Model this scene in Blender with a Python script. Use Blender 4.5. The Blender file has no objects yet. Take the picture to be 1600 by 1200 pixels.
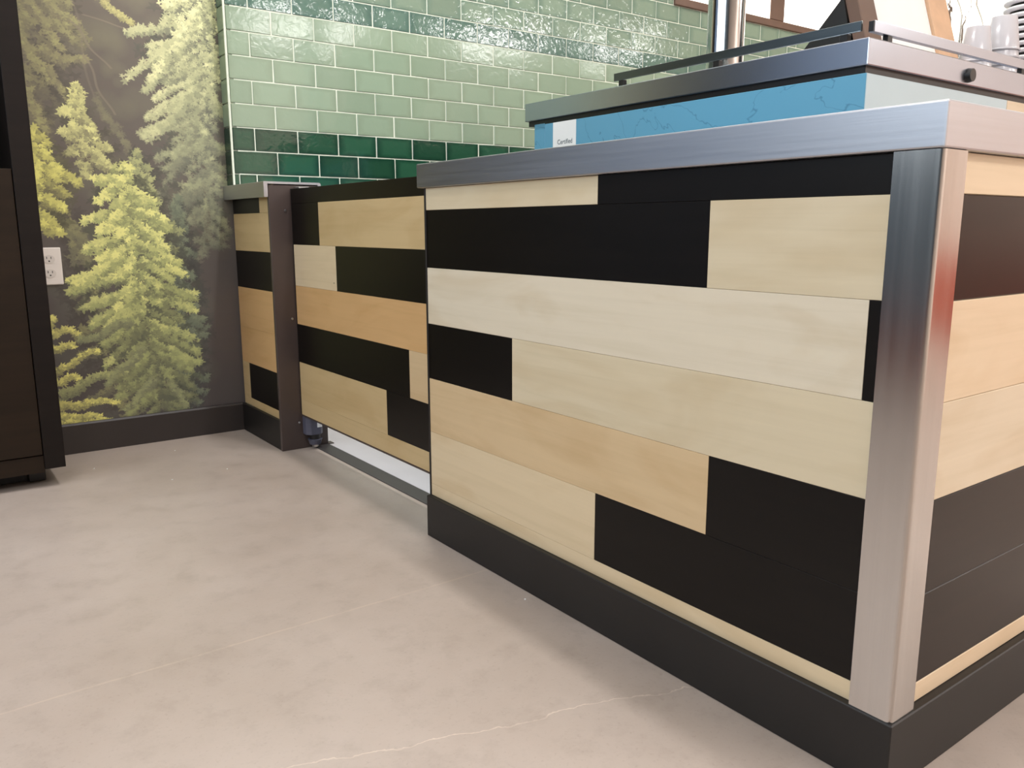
import bpy, bmesh, math, random
import numpy as np
from mathutils import Vector, Matrix
random.seed(7)
rng = np.random.default_rng(7)
PI = math.pi
C = bpy.context.scene.collection
S = bpy.context.scene

# ------------------------------------------------------------------ camera
CAM = Vector((-0.961328, -0.487664, 0.724905))
YAW, PITCH, ROLL, FPX = 0.635522, -0.18761, -0.001373, 1286.424
def cam_axes():
    sy, cy, sp, cp = math.sin(YAW), math.cos(YAW), math.sin(PITCH), math.cos(PITCH)
    fwd = Vector((sy*cp, cy*cp, sp)); right = Vector((cy, -sy, 0)); up = right.cross(fwd)
    cr, sr = math.cos(ROLL), math.sin(ROLL)
    return right*cr + up*sr, up*cr - right*sr, fwd
r_, u_, f_ = cam_axes()
cd = bpy.data.cameras.new('camera'); cam = bpy.data.objects.new('camera', cd); C.objects.link(cam)
m = Matrix((r_, u_, -f_)).transposed().to_4x4(); m.translation = CAM
cam.matrix_world = m
cd.sensor_fit = 'HORIZONTAL'; cd.sensor_width = 36.0; cd.lens = 36.0*FPX/1600.0
cd.clip_start = 0.02; cd.clip_end = 60
S.camera = cam

# ------------------------------------------------------------------ colour, world, lights
S.view_settings.view_transform = 'Standard'
S.view_settings.look = 'None'
S.view_settings.gamma = 1.0
S.view_settings.use_curve_mapping = False
S.view_settings.exposure = 0.3
w = bpy.data.worlds.new('world'); S.world = w; w.use_nodes = True
w.node_tree.nodes['Background'].inputs[0].default_value = (0.9, 0.93, 1.0, 1)
w.node_tree.nodes['Background'].inputs[1].default_value = 0.3

CEIL = 3.0
def area(name, loc, sx, sy, power, col=(1, 0.95, 0.9), rot=(0, 0, 0), spread=PI):
    l = bpy.data.lights.new(name, 'AREA'); l.shape = 'RECTANGLE'; l.size = sx; l.size_y = sy
    l.energy = power; l.color = col; l.spread = spread
    o = bpy.data.objects.new(name, l); o.location = loc; o.rotation_euler = rot; C.objects.link(o)
    return o
WARM = (1.0, 0.965, 0.935); NEUT = (1.0, 0.985, 0.98)
LAMPS = [  # x, y, size x, size y, power
    (0.27, 1.35, 0.10, 1.00, 27),     # over the gate, kitchen side
    (1.60, 0.90, 0.60, 1.60, 13),
    (3.4, 0.9, 0.60, 1.20, 20),
    (-1.0, 0.9, 0.60, 1.40, 17),
    (0.6, -1.8, 1.2, 0.60, 44),
    (3.0, -3.9, 1.2, 0.60, 70),
    (5.2, -3.4, 1.2, 0.60, 70),
    (6.7, -2.8, 1.2, 0.60, 40),
    (-2.2, -1.6, 0.6, 1.2, 20),
]
# cool fill light added on the unseen west side
area('west_cool_fill', (-3.05, 0.3, 2.05), 1.4, 3.6, 52, (0.80, 0.90, 1.0), (0, -PI/2, 0))
for i, (x, y, sx, sy, pw) in enumerate(LAMPS):
    area('ceiling_lamp', (x, y, CEIL-0.03), sx, sy, pw, WARM if y < 0 else NEUT)

# ------------------------------------------------------------------ material helpers
def lin(c):
    out = []
    for v in c[:3]:
        v = v/255.0
        out.append(v/12.92 if v <= 0.04045 else ((v+0.055)/1.055)**2.4)
    return tuple(out)+(1.0,)
class NT:
    def __init__(self, name):
        self.m = bpy.data.materials.new(name); self.m.use_nodes = True
        self.t = self.m.node_tree; self.b = self.t.nodes['Principled BSDF']
    def n(self, typ, **kw):
        nd = self.t.nodes.new(typ)
        for k, v in kw.items():
            if k in nd.inputs: nd.inputs[k].default_value = v
            else: setattr(nd, k, v)
        return nd
    def l(self, a, ao, b, bi): self.t.links.new(a.outputs[ao], b.inputs[bi])
    def ramp(self, src, so, stops):
        r = self.n('ShaderNodeValToRGB'); e = r.color_ramp.elements
        while len(e) < len(stops): e.new(0.5)
        for el, (p, c) in zip(e, stops): el.position = p; el.color = c
        self.l(src, so, r, 'Fac'); return r
    def mapping(self, scale, coord='Object', rand=0.0):
        tc = self.n('ShaderNodeTexCoord'); mp = self.n('ShaderNodeMapping')
        mp.inputs['Scale'].default_value = scale
        if rand:
            oi = self.n('ShaderNodeObjectInfo'); mul = self.n('ShaderNodeMath', operation='MULTIPLY'); mul.inputs[1].default_value = rand
            self.l(oi, 'Random', mul, 0); ad = self.n('ShaderNodeVectorMath', operation='ADD')
            self.l(tc, coord, ad, 0); self.l(mul, 0, ad, 1); self.l(ad, 0, mp, 'Vector')
        else: self.l(tc, coord, mp, 'Vector')
        return mp
    def bump(self, src, so, strength, dist):
        b = self.n('ShaderNodeBump'); b.inputs['Strength'].default_value = strength; b.inputs['Distance'].default_value = dist
        self.l(src, so, b, 'Height'); self.l(b, 'Normal', self.b, 'Normal'); return b
def plain(name, c, rough=0.5, metal=0.0, var=0.06, scale=8.0, spec=0.5):
    k = NT(name); k.b.inputs['Roughness'].default_value = rough; k.b.inputs['Metallic'].default_value = metal
    k.b.inputs['Specular IOR Level'].default_value = spec
    mp = k.mapping((scale,)*3); nz = k.n('ShaderNodeTexNoise', Scale=1.0, Detail=4.0); k.l(mp, 0, nz, 'Vector')
    a = lin(c); lo = tuple(v*(1-var) for v in a[:3])+(1,); hi = tuple(min(1, v*(1+var)) for v in a[:3])+(1,)
    r = k.ramp(nz, 'Fac', [(0.3, lo), (0.7, hi)]); k.l(r, 'Color', k.b, 'Base Color')
    return k.m
def maple(name, c, axis):
    """pale maple laminate: long faint grain, cloudy figure"""
    k = NT(name); k.b.inputs['Roughness'].default_value = 0.42; k.b.inputs['Specular IOR Level'].default_value = 0.35
    sc = (60, 2.2, 60) if axis == 'y' else (2.2, 60, 60)
    mp = k.mapping(sc, rand=7.0); nz = k.n('ShaderNodeTexNoise', Scale=1.0, Detail=6.0, Roughness=0.6, Distortion=0.6); k.l(mp, 0, nz, 'Vector')
    sc2 = (9, 2.5, 9) if axis == 'y' else (2.5, 9, 9)
    mp2 = k.mapping(sc2, rand=13.0); n2 = k.n('ShaderNodeTexNoise', Scale=1.0, Detail=3.0, Distortion=1.5); k.l(mp2, 0, n2, 'Vector')
    a = lin(c)
    def sh(f, warm=1.0): return (min(1, a[0]*f), min(1, a[1]*f*(1-(1-f)*0.1)), min(1, a[2]*f*warm), 1)
    r1 = k.ramp(nz, 'Fac', [(0.30, sh(0.95, 0.97)), (0.5, sh(1.0)), (0.72, sh(1.03))])
    r2 = k.ramp(n2, 'Fac', [(0.32, (0.90, 0.86, 0.80, 1)), (0.52, (1, 1, 1, 1)), (0.75, (1.0, 1.0, 1.0, 1))])
    mx = k.n('ShaderNodeMix', data_type='RGBA', blend_type='MULTIPLY'); mx.inputs[0].default_value = 0.75
    k.l(r1, 'Color', mx, 6); k.l(r2, 'Color', mx, 7); k.l(mx, 2, k.b, 'Base Color')
    return k.m
def darkwood(name, c, axis, rough=0.33, spec=0.35):
    k = NT(name); k.b.inputs['Roughness'].default_value = rough; k.b.inputs['Specular IOR Level'].default_value = spec
    sc = (40, 3, 40) if axis == 'y' else (3, 40, 40)
    mp = k.mapping(sc, rand=5.0); nz = k.n('ShaderNodeTexNoise', Scale=1.0, Detail=5.0, Roughness=0.6); k.l(mp, 0, nz, 'Vector')
    a = lin(c); r = k.ramp(nz, 'Fac', [(0.3, tuple(v*0.8 for v in a[:3])+(1,)), (0.7, tuple(v*1.2 for v in a[:3])+(1,))])
    k.l(r, 'Color', k.b, 'Base Color')
    return k.m
def brushed(name, c, rough, sc, strength=0.08):
    k = NT(name); k.b.inputs['Metallic'].default_value = 1.0
    mp = k.mapping(sc); nz = k.n('ShaderNodeTexNoise', Scale=1.0, Detail=5.0, Roughness=0.65); k.l(mp, 0, nz, 'Vector')
    a = lin(c); r = k.ramp(nz, 'Fac', [(0.3, tuple(v*0.955 for v in a[:3])+(1,)), (0.75, tuple(min(1, v*1.045) for v in a[:3])+(1,))])
    k.l(r, 'Color', k.b, 'Base Color')
    rr = k.n('ShaderNodeMapRange'); rr.inputs['To Min'].default_value = rough*0.8; rr.inputs['To Max'].default_value = rough*1.25
    k.l(nz, 'Fac', rr, 'Value'); k.l(rr, 0, k.b, 'Roughness'); k.bump(nz, 'Fac', strength, 0.002)
    return k.m
def glaze(name, c, edge, jit=0.12, rough=0.08, bump=0.25):
    """glossy hand-made tile glaze: colour varies per tile, pools darker at the edges, surface ripples"""
    k = NT(name); k.b.inputs['Roughness'].default_value = rough
    a = lin(c); e = lin(edge)
    oi = k.n('ShaderNodeObjectInfo')
    rv = k.ramp(oi, 'Random', [(0.0, tuple(v*(1-jit) for v in a[:3])+(1,)), (0.5, a), (1.0, tuple(min(1, v*(1+jit)) for v in a[:3])+(1,))])
    tc = k.n('ShaderNodeTexCoord'); sx = k.n('ShaderNodeSeparateXYZ'); k.l(tc, 'Generated', sx, 0)
    mx = None
    for ch in ('X', 'Z'):
        s1 = k.n('ShaderNodeMath', operation='SUBTRACT'); s1.inputs[1].default_value = 0.5; k.l(sx, ch, s1, 0)
        s2 = k.n('ShaderNodeMath', operation='ABSOLUTE'); k.l(s1, 0, s2, 0)
        if mx is None: mx = s2
        else:
            mm = k.n('ShaderNodeMath', operation='MAXIMUM'); k.l(mx, 0, mm, 0); k.l(s2, 0, mm, 1); mx = mm
    nz0 = k.n('ShaderNodeTexNoise', Scale=9.0, Detail=3.0); mp0 = k.mapping((2, 2, 2), rand=40.0); k.l(mp0, 0, nz0, 'Vector')
    ad = k.n('ShaderNodeMath', operation='MULTIPLY_ADD'); ad.inputs[1].default_value = 0.22; k.l(nz0, 'Fac', ad, 0); k.l(mx, 0, ad, 2)
    fr = k.ramp(ad, 0, [(0.42, (0, 0, 0, 1)), (0.66, (1, 1, 1, 1))])
    mix = k.n('ShaderNodeMix', data_type='RGBA'); k.l(fr, 'Color', mix, 0); k.l(rv, 'Color', mix, 6); mix.inputs[7].default_value = e
    k.l(mix, 2, k.b, 'Base Color')
    mp = k.mapping((1, 1, 1), rand=50.0); nz = k.n('ShaderNodeTexNoise', Scale=38.0, Detail=2.5, Distortion=0.8); k.l(mp, 0, nz, 'Vector')
    k.bump(nz, 'Fac', bump, 0.004)
    return k.m
def emit(name, c, s):
    k = NT(name); k.b.inputs['Base Color'].default_value = lin(c); k.b.inputs['Emission Color'].default_value = lin(c)
    k.b.inputs['Emission Strength'].default_value = s; return k.m
def clear(name, c, rough=0.05, ior=1.4):
    k = NT(name); k.b.inputs['Base Color'].default_value = lin(c); k.b.inputs['Transmission Weight'].default_value = 1.0
    k.b.inputs['Roughness'].default_value = rough; k.b.inputs['IOR'].default_value = ior; return k.m

# ------------------------------------------------------------------ geometry helpers
def nbm(): return bmesh.new()
def add_box(bm, x0, x1, y0, y1, z0, z1, bev=0.0, seg=1):
    vs = [bm.verts.new((x, y, z)) for x in (x0, x1) for y in (y0, y1) for z in (z0, z1)]
    fs = [(0, 1, 3, 2), (4, 6, 7, 5), (0, 4, 5, 1), (2, 3, 7, 6), (0, 2, 6, 4), (1, 5, 7, 3)]
    faces = [bm.faces.new([vs[i] for i in f]) for f in fs]
    if bev > 0:
        es = list({e for f in faces for e in f.edges})
        bmesh.ops.bevel(bm, geom=es, offset=bev, segments=seg, profile=0.5, affect='EDGES')
def add_prism(bm, pts, axis, a0, a1, bev=0.0, seg=1):
    """polygon extruded along an axis; pts are the two other coordinates in x,y,z order"""
    def P(p, a):
        return {'x': (a, p[0], p[1]), 'y': (p[0], a, p[1]), 'z': (p[0], p[1], a)}[axis]
    A = [bm.verts.new(P(p, a0)) for p in pts]; B = [bm.verts.new(P(p, a1)) for p in pts]
    fs = [bm.faces.new(A), bm.faces.new(B[::-1])]
    n = len(pts)
    for i in range(n): fs.append(bm.faces.new((A[i], B[i], B[(i+1) % n], A[(i+1) % n])))
    if bev > 0:
        es = list({e for f in fs for e in f.edges})
        bmesh.ops.bevel(bm, geom=es, offset=bev, segments=seg, profile=0.5, affect='EDGES')
    bmesh.ops.recalc_face_normals(bm, faces=bm.faces[:])
def add_lathe(bm, prof, cx, cy, cz=0.0, n=32):
    rings = []
    for r, z in prof:
        rings.append([bm.verts.new((cx+r*math.cos(2*PI*i/n), cy+r*math.sin(2*PI*i/n), cz+z)) for i in range(n)])
    for a, b in zip(rings, rings[1:]):
        for i in range(n): bm.faces.new((a[i], a[(i+1) % n], b[(i+1) % n], b[i]))
    bm.faces.new(rings[0][::-1]); bm.faces.new(rings[-1])
def add_cyl(bm, p0, p1, r, n=16, r2=None):
    p0 = Vector(p0); p1 = Vector(p1); d = (p1-p0).normalized(); a = d.orthogonal().normalized(); b = d.cross(a)
    r2 = r if r2 is None else r2
    A = [bm.verts.new(p0+(a*math.cos(2*PI*i/n)+b*math.sin(2*PI*i/n))*r) for i in range(n)]
    B = [bm.verts.new(p1+(a*math.cos(2*PI*i/n)+b*math.sin(2*PI*i/n))*r2) for i in range(n)]
    for i in range(n): bm.faces.new((A[i], A[(i+1) % n], B[(i+1) % n], B[i]))
    bm.faces.new(A[::-1]); bm.faces.new(B)
def obj(name, bm, mat, parent=None, smooth=False, origin=None, label=None, world=True):
    """link bm as one mesh object; geometry given in world coordinates, origin moved to its centre"""
    bm.normal_update()
    me = bpy.data.meshes.new(name)
    if origin is None and bm.verts:
        mn = [min(v.co[i] for v in bm.verts) for i in range(3)]; mxx = [max(v.co[i] for v in bm.verts) for i in range(3)]
        origin = Vector([(a+b)/2 for a, b in zip(mn, mxx)])
    origin = Vector(origin) if origin is not None else Vector((0, 0, 0))
    bmesh.ops.translate(bm, verts=bm.verts[:], vec=-origin)
    bm.to_mesh(me); bm.free()
    if smooth:
        for p in me.polygons: p.use_smooth = True
        try: me.set_sharp_from_angle(angle=math.radians(40))
        except Exception: pass
    if mat: me.materials.append(mat)
    o = bpy.data.objects.new(name, me); C.objects.link(o)
    put(o, parent, origin)
    if label: o['label'] = label
    return o
WPOS = {}
def put(o, parent, wloc):
    WPOS[o.name] = Vector(wloc)
    if parent is not None:
        o.parent = parent; o.location = Vector(wloc)-WPOS[parent.name]
    else: o.location = wloc
def thing(name, label, cat, loc=(0, 0, 0), group=None):
    o = bpy.data.objects.new(name, None); C.objects.link(o); o.empty_display_size = 0.1
    put(o, None, loc); o['label'] = label; o['category'] = cat
    if group: o['group'] = group
    return o
def tag(o, label, cat, group=None):
    o['label'] = label; o['category'] = cat
    if group: o['group'] = group
    return o
def struct(name, bm, mat, label=None, **kw):
    o = obj(name, bm, mat, **kw); o['kind'] = 'structure'
    if label: o['label'] = label; o['category'] = name.split('_')[0]
    return o
def box(name, x0, x1, y0, y1, z0, z1, mat, parent=None, bev=0.0, seg=1, label=None):
    bm = nbm(); add_box(bm, x0, x1, y0, y1, z0, z1, bev, seg); return obj(name, bm, mat, parent, label=label)

# ------------------------------------------------------------------ materials
M = {}
TONES = {'pale': (215, 199, 168), 'cream': (221, 208, 184), 'tan': (213, 185, 144), 'honey': (212, 170, 118),
         'light': (222, 200, 164), 'olive': (205, 178, 132)}
for t, c in TONES.items():
    M[t+'_y'] = maple('maple_'+t+'_along_front', c, 'y'); M[t+'_x'] = maple('maple_'+t+'_along_side_lit', (min(255, c[0]+4), c[1]+4, c[2]+10), 'x')  # side copies lightened in colour for the stronger light on that face
M['dark_y'] = darkwood('espresso_along_front', (16, 12, 9), 'y', 0.36, 0.24); M['dark_x'] = darkwood('espresso_along_side_lit', (32, 21, 15), 'x', 0.32, 0.26)  # side copy painted lighter and warmer, as the warm light makes it look
M['base'] = plain('black_rubber_base', (26, 23, 21), 0.5, var=0.15)
M['steel'] = brushed('brushed_steel_counter', (192, 193, 198), 0.36, (3, 3, 160), 0.035)
M['steel_post'] = brushed('brushed_steel_post', (196, 192, 188), 0.19, (90, 90, 2), 0.05)
M['steel_case'] = plain('satin_steel_case', (178, 183, 194), 0.27, 1.0, 0.03, 2.5)
M['rail'] = brushed('dark_rail_steel', (112, 120, 122), 0.3, (3, 3, 40), 0.03)
M['chrome'] = plain('polished_pole', (205, 205, 205), 0.12, 1.0, 0.03)
M['core'] = plain('dark_core_board', (30, 25, 22), 0.6)
M['bronze'] = plain('dark_bronze_metal', (74, 62, 58), 0.42, 0.0, 0.08)
M['black'] = plain('black_powder_coat', (22, 20, 20), 0.4)
M['screw'] = plain('screw_steel', (190, 190, 190), 0.3, 1.0)
M['hinge'] = plain('grey_hinge_housing', (84, 84, 98), 0.45, 0.0, 0.05)
M['blue'] = None
M['paper'] = plain('white_paper', (236, 236, 234), 0.6, var=0.02)
M['grout'] = plain('white_grout', (226, 232, 214), 0.8, var=0.05, scale=30)
M['plate'] = plain('white_outlet_plastic', (240, 232, 224), 0.35, var=0.02)
M['brown'] = plain('brown_paint_and_shaded_wood', (104, 80, 66), 0.45, var=0.1)
M['tanwood'] = plain('tan_wood', (206, 168, 134), 0.5, var=0.12, scale=14)
M['cabinet'] = darkwood('dark_cabinet_panel', (36, 26, 17), 'x', 0.5, 0.2)
M['cabinet_frame'] = darkwood('dark_cabinet_frame', (24, 18, 15), 'x', 0.5, 0.2)
M['void'] = plain('black_interior', (8, 8, 8), 0.6)
M['backpane'] = emit('bright_backlit_pane', (255, 250, 240), 2.2)
M['wall_warm'] = plain('warm_plaster', (226, 212, 202), 0.8, scale=2)
M['wall_cool'] = plain('cool_grey_plaster', (112, 132, 160), 0.8, scale=2)
M['reflector_red'] = plain('reflected_red', (190, 78, 52), 0.5, scale=2)
M['ceiling'] = plain('white_ceiling', (235, 232, 226), 0.9, scale=2)
M['white_plastic'] = plain('white_plastic', (242, 238, 240), 0.3, var=0.02)
M['clear'] = clear('clear_glass', (250, 252, 252), 0.03, 1.35)
M['milky'] = plain('milky_plastic', (196, 194, 198), 0.18, var=0.02)

def make_floor_mat():
    k = NT('polished_concrete'); b = k.b
    mp = k.mapping((1, 1, 1), 'Object')
    n1 = k.n('ShaderNodeTexNoise', Scale=1.6, Detail=5.0, Roughness=0.6); k.l(mp, 0, n1, 'Vector')
    n2 = k.n('ShaderNodeTexNoise', Scale=14.0, Detail=6.0, Roughness=0.7); k.l(mp, 0, n2, 'Vector')
    n3 = k.n('ShaderNodeTexNoise', Scale=150.0, Detail=3.0, Roughness=0.6); k.l(mp, 0, n3, 'Vector')
    r1 = k.ramp(n1, 'Fac', [(0.3, lin((166, 151, 139))), (0.7, lin((186, 172, 162)))])
    r2 = k.ramp(n2, 'Fac', [(0.3, (0.86, 0.85, 0.84, 1)), (0.5, (1, 1, 1, 1)), (0.7, (1.0, 0.985, 0.975, 1))])
    r3 = k.ramp(n3, 'Fac', [(0.25, (0.82, 0.80, 0.78, 1)), (0.42, (1, 1, 1, 1))])
    m1 = k.n('ShaderNodeMix', data_type='RGBA', blend_type='MULTIPLY'); m1.inputs[0].default_value = 0.8
    k.l(r1, 'Color', m1, 6); k.l(r2, 'Color', m1, 7)
    m2 = k.n('ShaderNodeMix', data_type='RGBA', blend_type='MULTIPLY'); m2.inputs[0].default_value = 0.6
    k.l(m1, 2, m2, 6); k.l(r3, 'Color', m2, 7)
    # hairline joint and crack, laid on the slab as lines y = f(x)
    sx = k.n('ShaderNodeSeparateXYZ'); k.l(mp, 0, sx, 0)
    cur = m2
    nz = k.n('ShaderNodeTexNoise', Scale=7.0, Detail=5.0, Roughness=0.6); k.l(mp, 0, nz, 'Vector')
    for y0, slope, amp, width, col, mxw in ((0.888, 0.0, 0.012, 0.0035, (200, 182, 163), 0.5), (0.315, -0.30, 0.07, 0.0018, (222, 205, 188), 0.7)):
        a = k.n('ShaderNodeMath', operation='MULTIPLY_ADD'); k.l(sx, 'X', a, 0); a.inputs[1].default_value = slope; a.inputs[2].default_value = y0-amp*0.5
        w1 = k.n('ShaderNodeMath', operation='MULTIPLY_ADD'); k.l(nz, 'Fac', w1, 0); w1.inputs[1].default_value = amp; k.l(a, 0, w1, 2)
        d = k.n('ShaderNodeMath', operation='SUBTRACT'); k.l(sx, 'Y', d, 0); k.l(w1, 0, d, 1)
        ab = k.n('ShaderNodeMath', operation='ABSOLUTE'); k.l(d, 0, ab, 0)
        mr = k.n('ShaderNodeMapRange'); mr.inputs['From Min'].default_value = 0.0; mr.inputs['From Max'].default_value = width
        mr.inputs['To Min'].default_value = mxw; mr.inputs['To Max'].default_value = 0.0; k.l(ab, 0, mr, 'Value')
        brk = k.ramp(n2, 'Fac', [(0.38, (0.35, 0.35, 0.35, 1)), (0.55, (1, 1, 1, 1))])
        mu = k.n('ShaderNodeMath', operation='MULTIPLY'); k.l(mr, 0, mu, 0); k.l(brk, 'Color', mu, 1)
        mx = k.n('ShaderNodeMix', data_type='RGBA'); k.l(mu, 0, mx, 0); k.l(cur, 2, mx, 6); mx.inputs[7].default_value = lin(col)
        cur = mx
    k.l(cur, 2, b, 'Base Color')
    rr = k.n('ShaderNodeMapRange'); rr.inputs['To Min'].default_value = 0.28; rr.inputs['To Max'].default_value = 0.5
    k.l(n2, 'Fac', rr, 'Value'); k.l(rr, 0, b, 'Roughness')
    k.bump(n3, 'Fac', 0.05, 0.002)
    return k.m
M['floor'] = make_floor_mat()

# ------------------------------------------------------------------ mural print (flat picture on the wall)
def paint_mural():
    X0, X1, Z0, Z1, PX = -1.60, 0.02, 0.08, 2.60, 0.00125
    W, H = int((X1-X0)/PX), int((Z1-Z0)/PX)
    img = np.zeros((H, W, 3), np.float32)
    zz = np.linspace(Z0, Z1, H)[:, None]; xx = np.linspace(X0, X1, W)[None, :]
    t = np.clip((zz-0.2)/1.3, 0, 1)
    bg = np.array([58, 51, 50.])*(1-t)[..., None]+np.array([86, 78, 66.])*t[..., None]
    img[:] = bg
    # soft blotches of far foliage in the gloom
    for _ in range(900):
        cx, cz = rng.uniform(X0, X1), rng.uniform(Z0, Z1); r = rng.uniform(0.02, 0.06)
        if cx > -0.12 and cz < 0.75: continue
        ix, iz = int((cx-X0)/PX), int((cz-Z0)/PX); R = int(r/PX)
        a0, a1, b0, b1 = max(0, iz-R), min(H, iz+R), max(0, ix-R), min(W, ix+R)
        if a1 <= a0 or b1 <= b0: continue
        yy, xq = np.mgrid[a0:a1, b0:b1]
        g = np.clip(1-((yy-iz)**2+(xq-ix)**2)/R**2, 0, 1)[..., None]*0.35
        f = np.clip((cz-0.5)/0.8, 0, 1)
        col = np.array([74, 74, 62.])*(1-f)+np.array([106, 103, 76.])*f
        img[a0:a1, b0:b1] = img[a0:a1, b0:b1]*(1-g)+col*g
    def stamp(cx, cz, r, asp, ang, col, alpha, k, ph):
        ix, iz = (cx-X0)/PX, (cz-Z0)/PX; R = r/PX; Q = int(R*1.5)+1
        a0, a1, b0, b1 = max(0, int(iz)-Q), min(H, int(iz)+Q+1), max(0, int(ix)-Q), min(W, int(ix)+Q+1)
        if a1 <= a0 or b1 <= b0: return
        yy = np.arange(a0, a1)[:, None]-iz; xq = np.arange(b0, b1)[None, :]-ix
        ca, sa = math.cos(ang), math.sin(ang)
        u = xq*ca+yy*sa; v = (-xq*sa+yy*ca)/asp
        th = np.arctan2(v, u); d = np.sqrt(u*u+v*v)/R
        lim = 0.52+0.62*(1-np.abs(np.sin(k*0.5*th+ph)))+0.16*np.sin(3*th+ph*5)
        g = (np.clip((lim-d)*R*0.9+0.5, 0, 1)*alpha)[..., None]
        img[a0:a1, b0:b1] = img[a0:a1, b0:b1]*(1-g)+np.array(col)*g
    def tree(prof, hi, mid, low, dens=1.0, size=0.011, fade=None, trunk=(74, 64, 52), base_cx=None, droop=0.25, alpha=1.0, gap=0.028):
        prof = sorted(prof, key=lambda p: p[0])
        zs = np.array([p[0] for p in prof]); xl = np.array([p[1] for p in prof]); xr = np.array([p[2] for p in prof])
        top, bot = zs[-1], zs[0]
        cx_top = (xl[-1]+xr[-1])/2; cx_bot = base_cx if base_cx is not None else (xl[0]+xr[0])/2
        hi, mid, low = (np.array(c, float) for c in (hi, mid, low))
        def lerp3(v):
            v = np.clip(v, 0, 1)
            return low+(mid-low)*min(1, v*2) if v < 0.5 else mid+(hi-mid)*(v-0.5)*2
        # inner shadow mass first
        n = int(60*(top-bot)/0.1*dens)
        for _ in range(n):
            z = rng.uniform(bot, top); a, b = np.interp(z, zs, xl), np.interp(z, zs, xr); s = rng.beta(2, 2)
            stamp(a+(b-a)*s, z, size*rng.uniform(1.0, 1.9), rng.uniform(0.5, 1), rng.uniform(-0.8, 0.8), low*rng.uniform(0.6, 0.9), 0.45*alpha, 5, rng.uniform(0, 6))
        if trunk:
            for z in np.linspace(bot+0.02, top-0.1*(top-bot), 80):
                f = (top-z)/(top-bot)
                stamp(cx_top+(cx_bot-cx_top)*f, z, 0.004+0.008*f, 1.6, 0.1, trunk, 0.6*alpha, 2, 0)
        # boughs, from the bottom up so that upper ones lie over lower ones
        z = bot
        while z < top:
            f = (top-z)/(top-bot); cx = cx_top+(cx_bot-cx_top)*f
            a, b = np.interp(z, zs, xl), np.interp(z, zs, xr)
            width = b-a
            nb = int(np.clip(width/0.045, 3, 10))
            for q in range(nb):
                s = (q+rng.uniform(0.1, 0.9))/nb*2-1
                xe = cx+(b-cx)*s if s > 0 else cx+(cx-a)*s
                L = max(abs(xe-cx), 0.02)
                z0b = z+rng.normal(0, gap*0.6)+droop*L*0.6
                xe = cx+(xe-cx)*rng.uniform(0.84, 1.10)
                ze = z0b-droop*L*rng.uniform(0.1, 2.2)-(1-abs(s))*0.035*min(1, f*3)
                shade = rng.normal(0, 0.17)-0.10*(s > 0.35)
                nn = max(3, int(L/size*1.5*dens))
                sg = 1 if xe > cx else -1
                t0 = 0.15 if abs(s) > 0.4 else 0.0
                for j in range(nn):
                    tt = t0+(1-t0)*(j+rng.uniform(0, 1))/nn
                    px = cx+(xe-cx)*tt; pz = z0b+(ze-z0b)*tt**1.2
                    ff = 1.0
                    if fade: ff = np.clip((pz-fade[0])/(fade[1]-fade[0]), 0.0, 1)
                    spread = size*(1.5-0.9*tt)
                    for side in (-1.4, -0.6, 0.3, 0.9):
                        v = 0.24+0.34*tt+0.36*(1-f)+shade+0.17*side+rng.normal(0, 0.09)
                        v *= (0.3+0.7*ff)
                        stamp(px+rng.normal(0, size*0.5), pz+side*spread*0.7+rng.normal(0, size*0.25), size*rng.uniform(0.55, 1.2), rng.uniform(0.55, 1.0),
                              -sg*0.5*side*0.4+rng.normal(0, 0.5), lerp3(v), alpha*(0.4+0.6*ff), int(rng.integers(4, 8)), rng.uniform(0, 6))
            z += gap*(0.55+0.9*f)*rng.uniform(0.7, 1.3)
        # leader shoots at the apex
        for q in range(5):
            an = PI/2+rng.uniform(-0.5, 0.5); Ls = size*rng.uniform(1.0, 2.4)
            for j in range(7):
                d = Ls*j/6
                stamp(cx_top+rng.normal(0, 0.001)+math.cos(an)*d, top-0.012+math.sin(an)*d, size*0.32*(1.15-j/7), 0.7, an, lerp3(0.9), alpha, 3, 0)
    def bough(x0, z0, x1, z1, wd, hi, low, sag=0.02, n=None, size=0.011, alpha=1.0):
        """one long spray of needles from (x0, z0) to its tip (x1, z1)"""
        hi = np.array(hi, float); low = np.array(low, float); L = math.hypot(x1-x0, z1-z0)
        n = n or int(L/size*2.2)
        for j in range(n):
            t = (j+rng.uniform(0, 1))/n
            cx = x0+(x1-x0)*t; cz = z0+(z1-z0)*t-sag*math.sin(t*PI)+0.006*math.sin(t*9+x0*90)
            for side in (-1.3, -0.5, 0.3, 1.0):
                v = np.clip(0.5+0.25*side+rng.normal(0, 0.15)+0.25*(t-0.5), 0, 1)
                stamp(cx+rng.normal(0, size*0.4), cz+side*wd*(1.05-0.8*t)*0.6+rng.normal(0, size*0.25), size*rng.uniform(0.5, 1.1), 0.7, rng.normal(0, 0.6), low+(hi-low)*v, alpha, int(rng.integers(4, 7)), rng.uniform(0, 6))
    # hidden stretch behind the cabinet and above the frame: more forest of the same kind
    for cx, tz in ((-1.35, 1.5), (-1.05, 2.2), (-0.75, 2.5), (-0.4, 2.5), (-1.3, 0.9), (-0.95, 1.05), (-0.12, 2.6)):
        tree([(tz, cx-0.005, cx+0.005), (tz-0.25, cx-0.1, cx+0.1), (tz-0.7, cx-0.2, cx+0.2)], (190, 188, 110), (135, 132, 80), (84, 80, 60), 0.7, 0.014)
    # dull drooping boughs at the top left
    ol, od = (140, 136, 84), (92, 86, 66)
    F = [(1.75, -0.60, -0.50), (1.45, -0.66, -0.42), (1.36, -0.66, -0.41), (1.25, -0.66, -0.42), (1.14, -0.66, -0.47), (1.05, -0.66, -0.52)]
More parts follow.
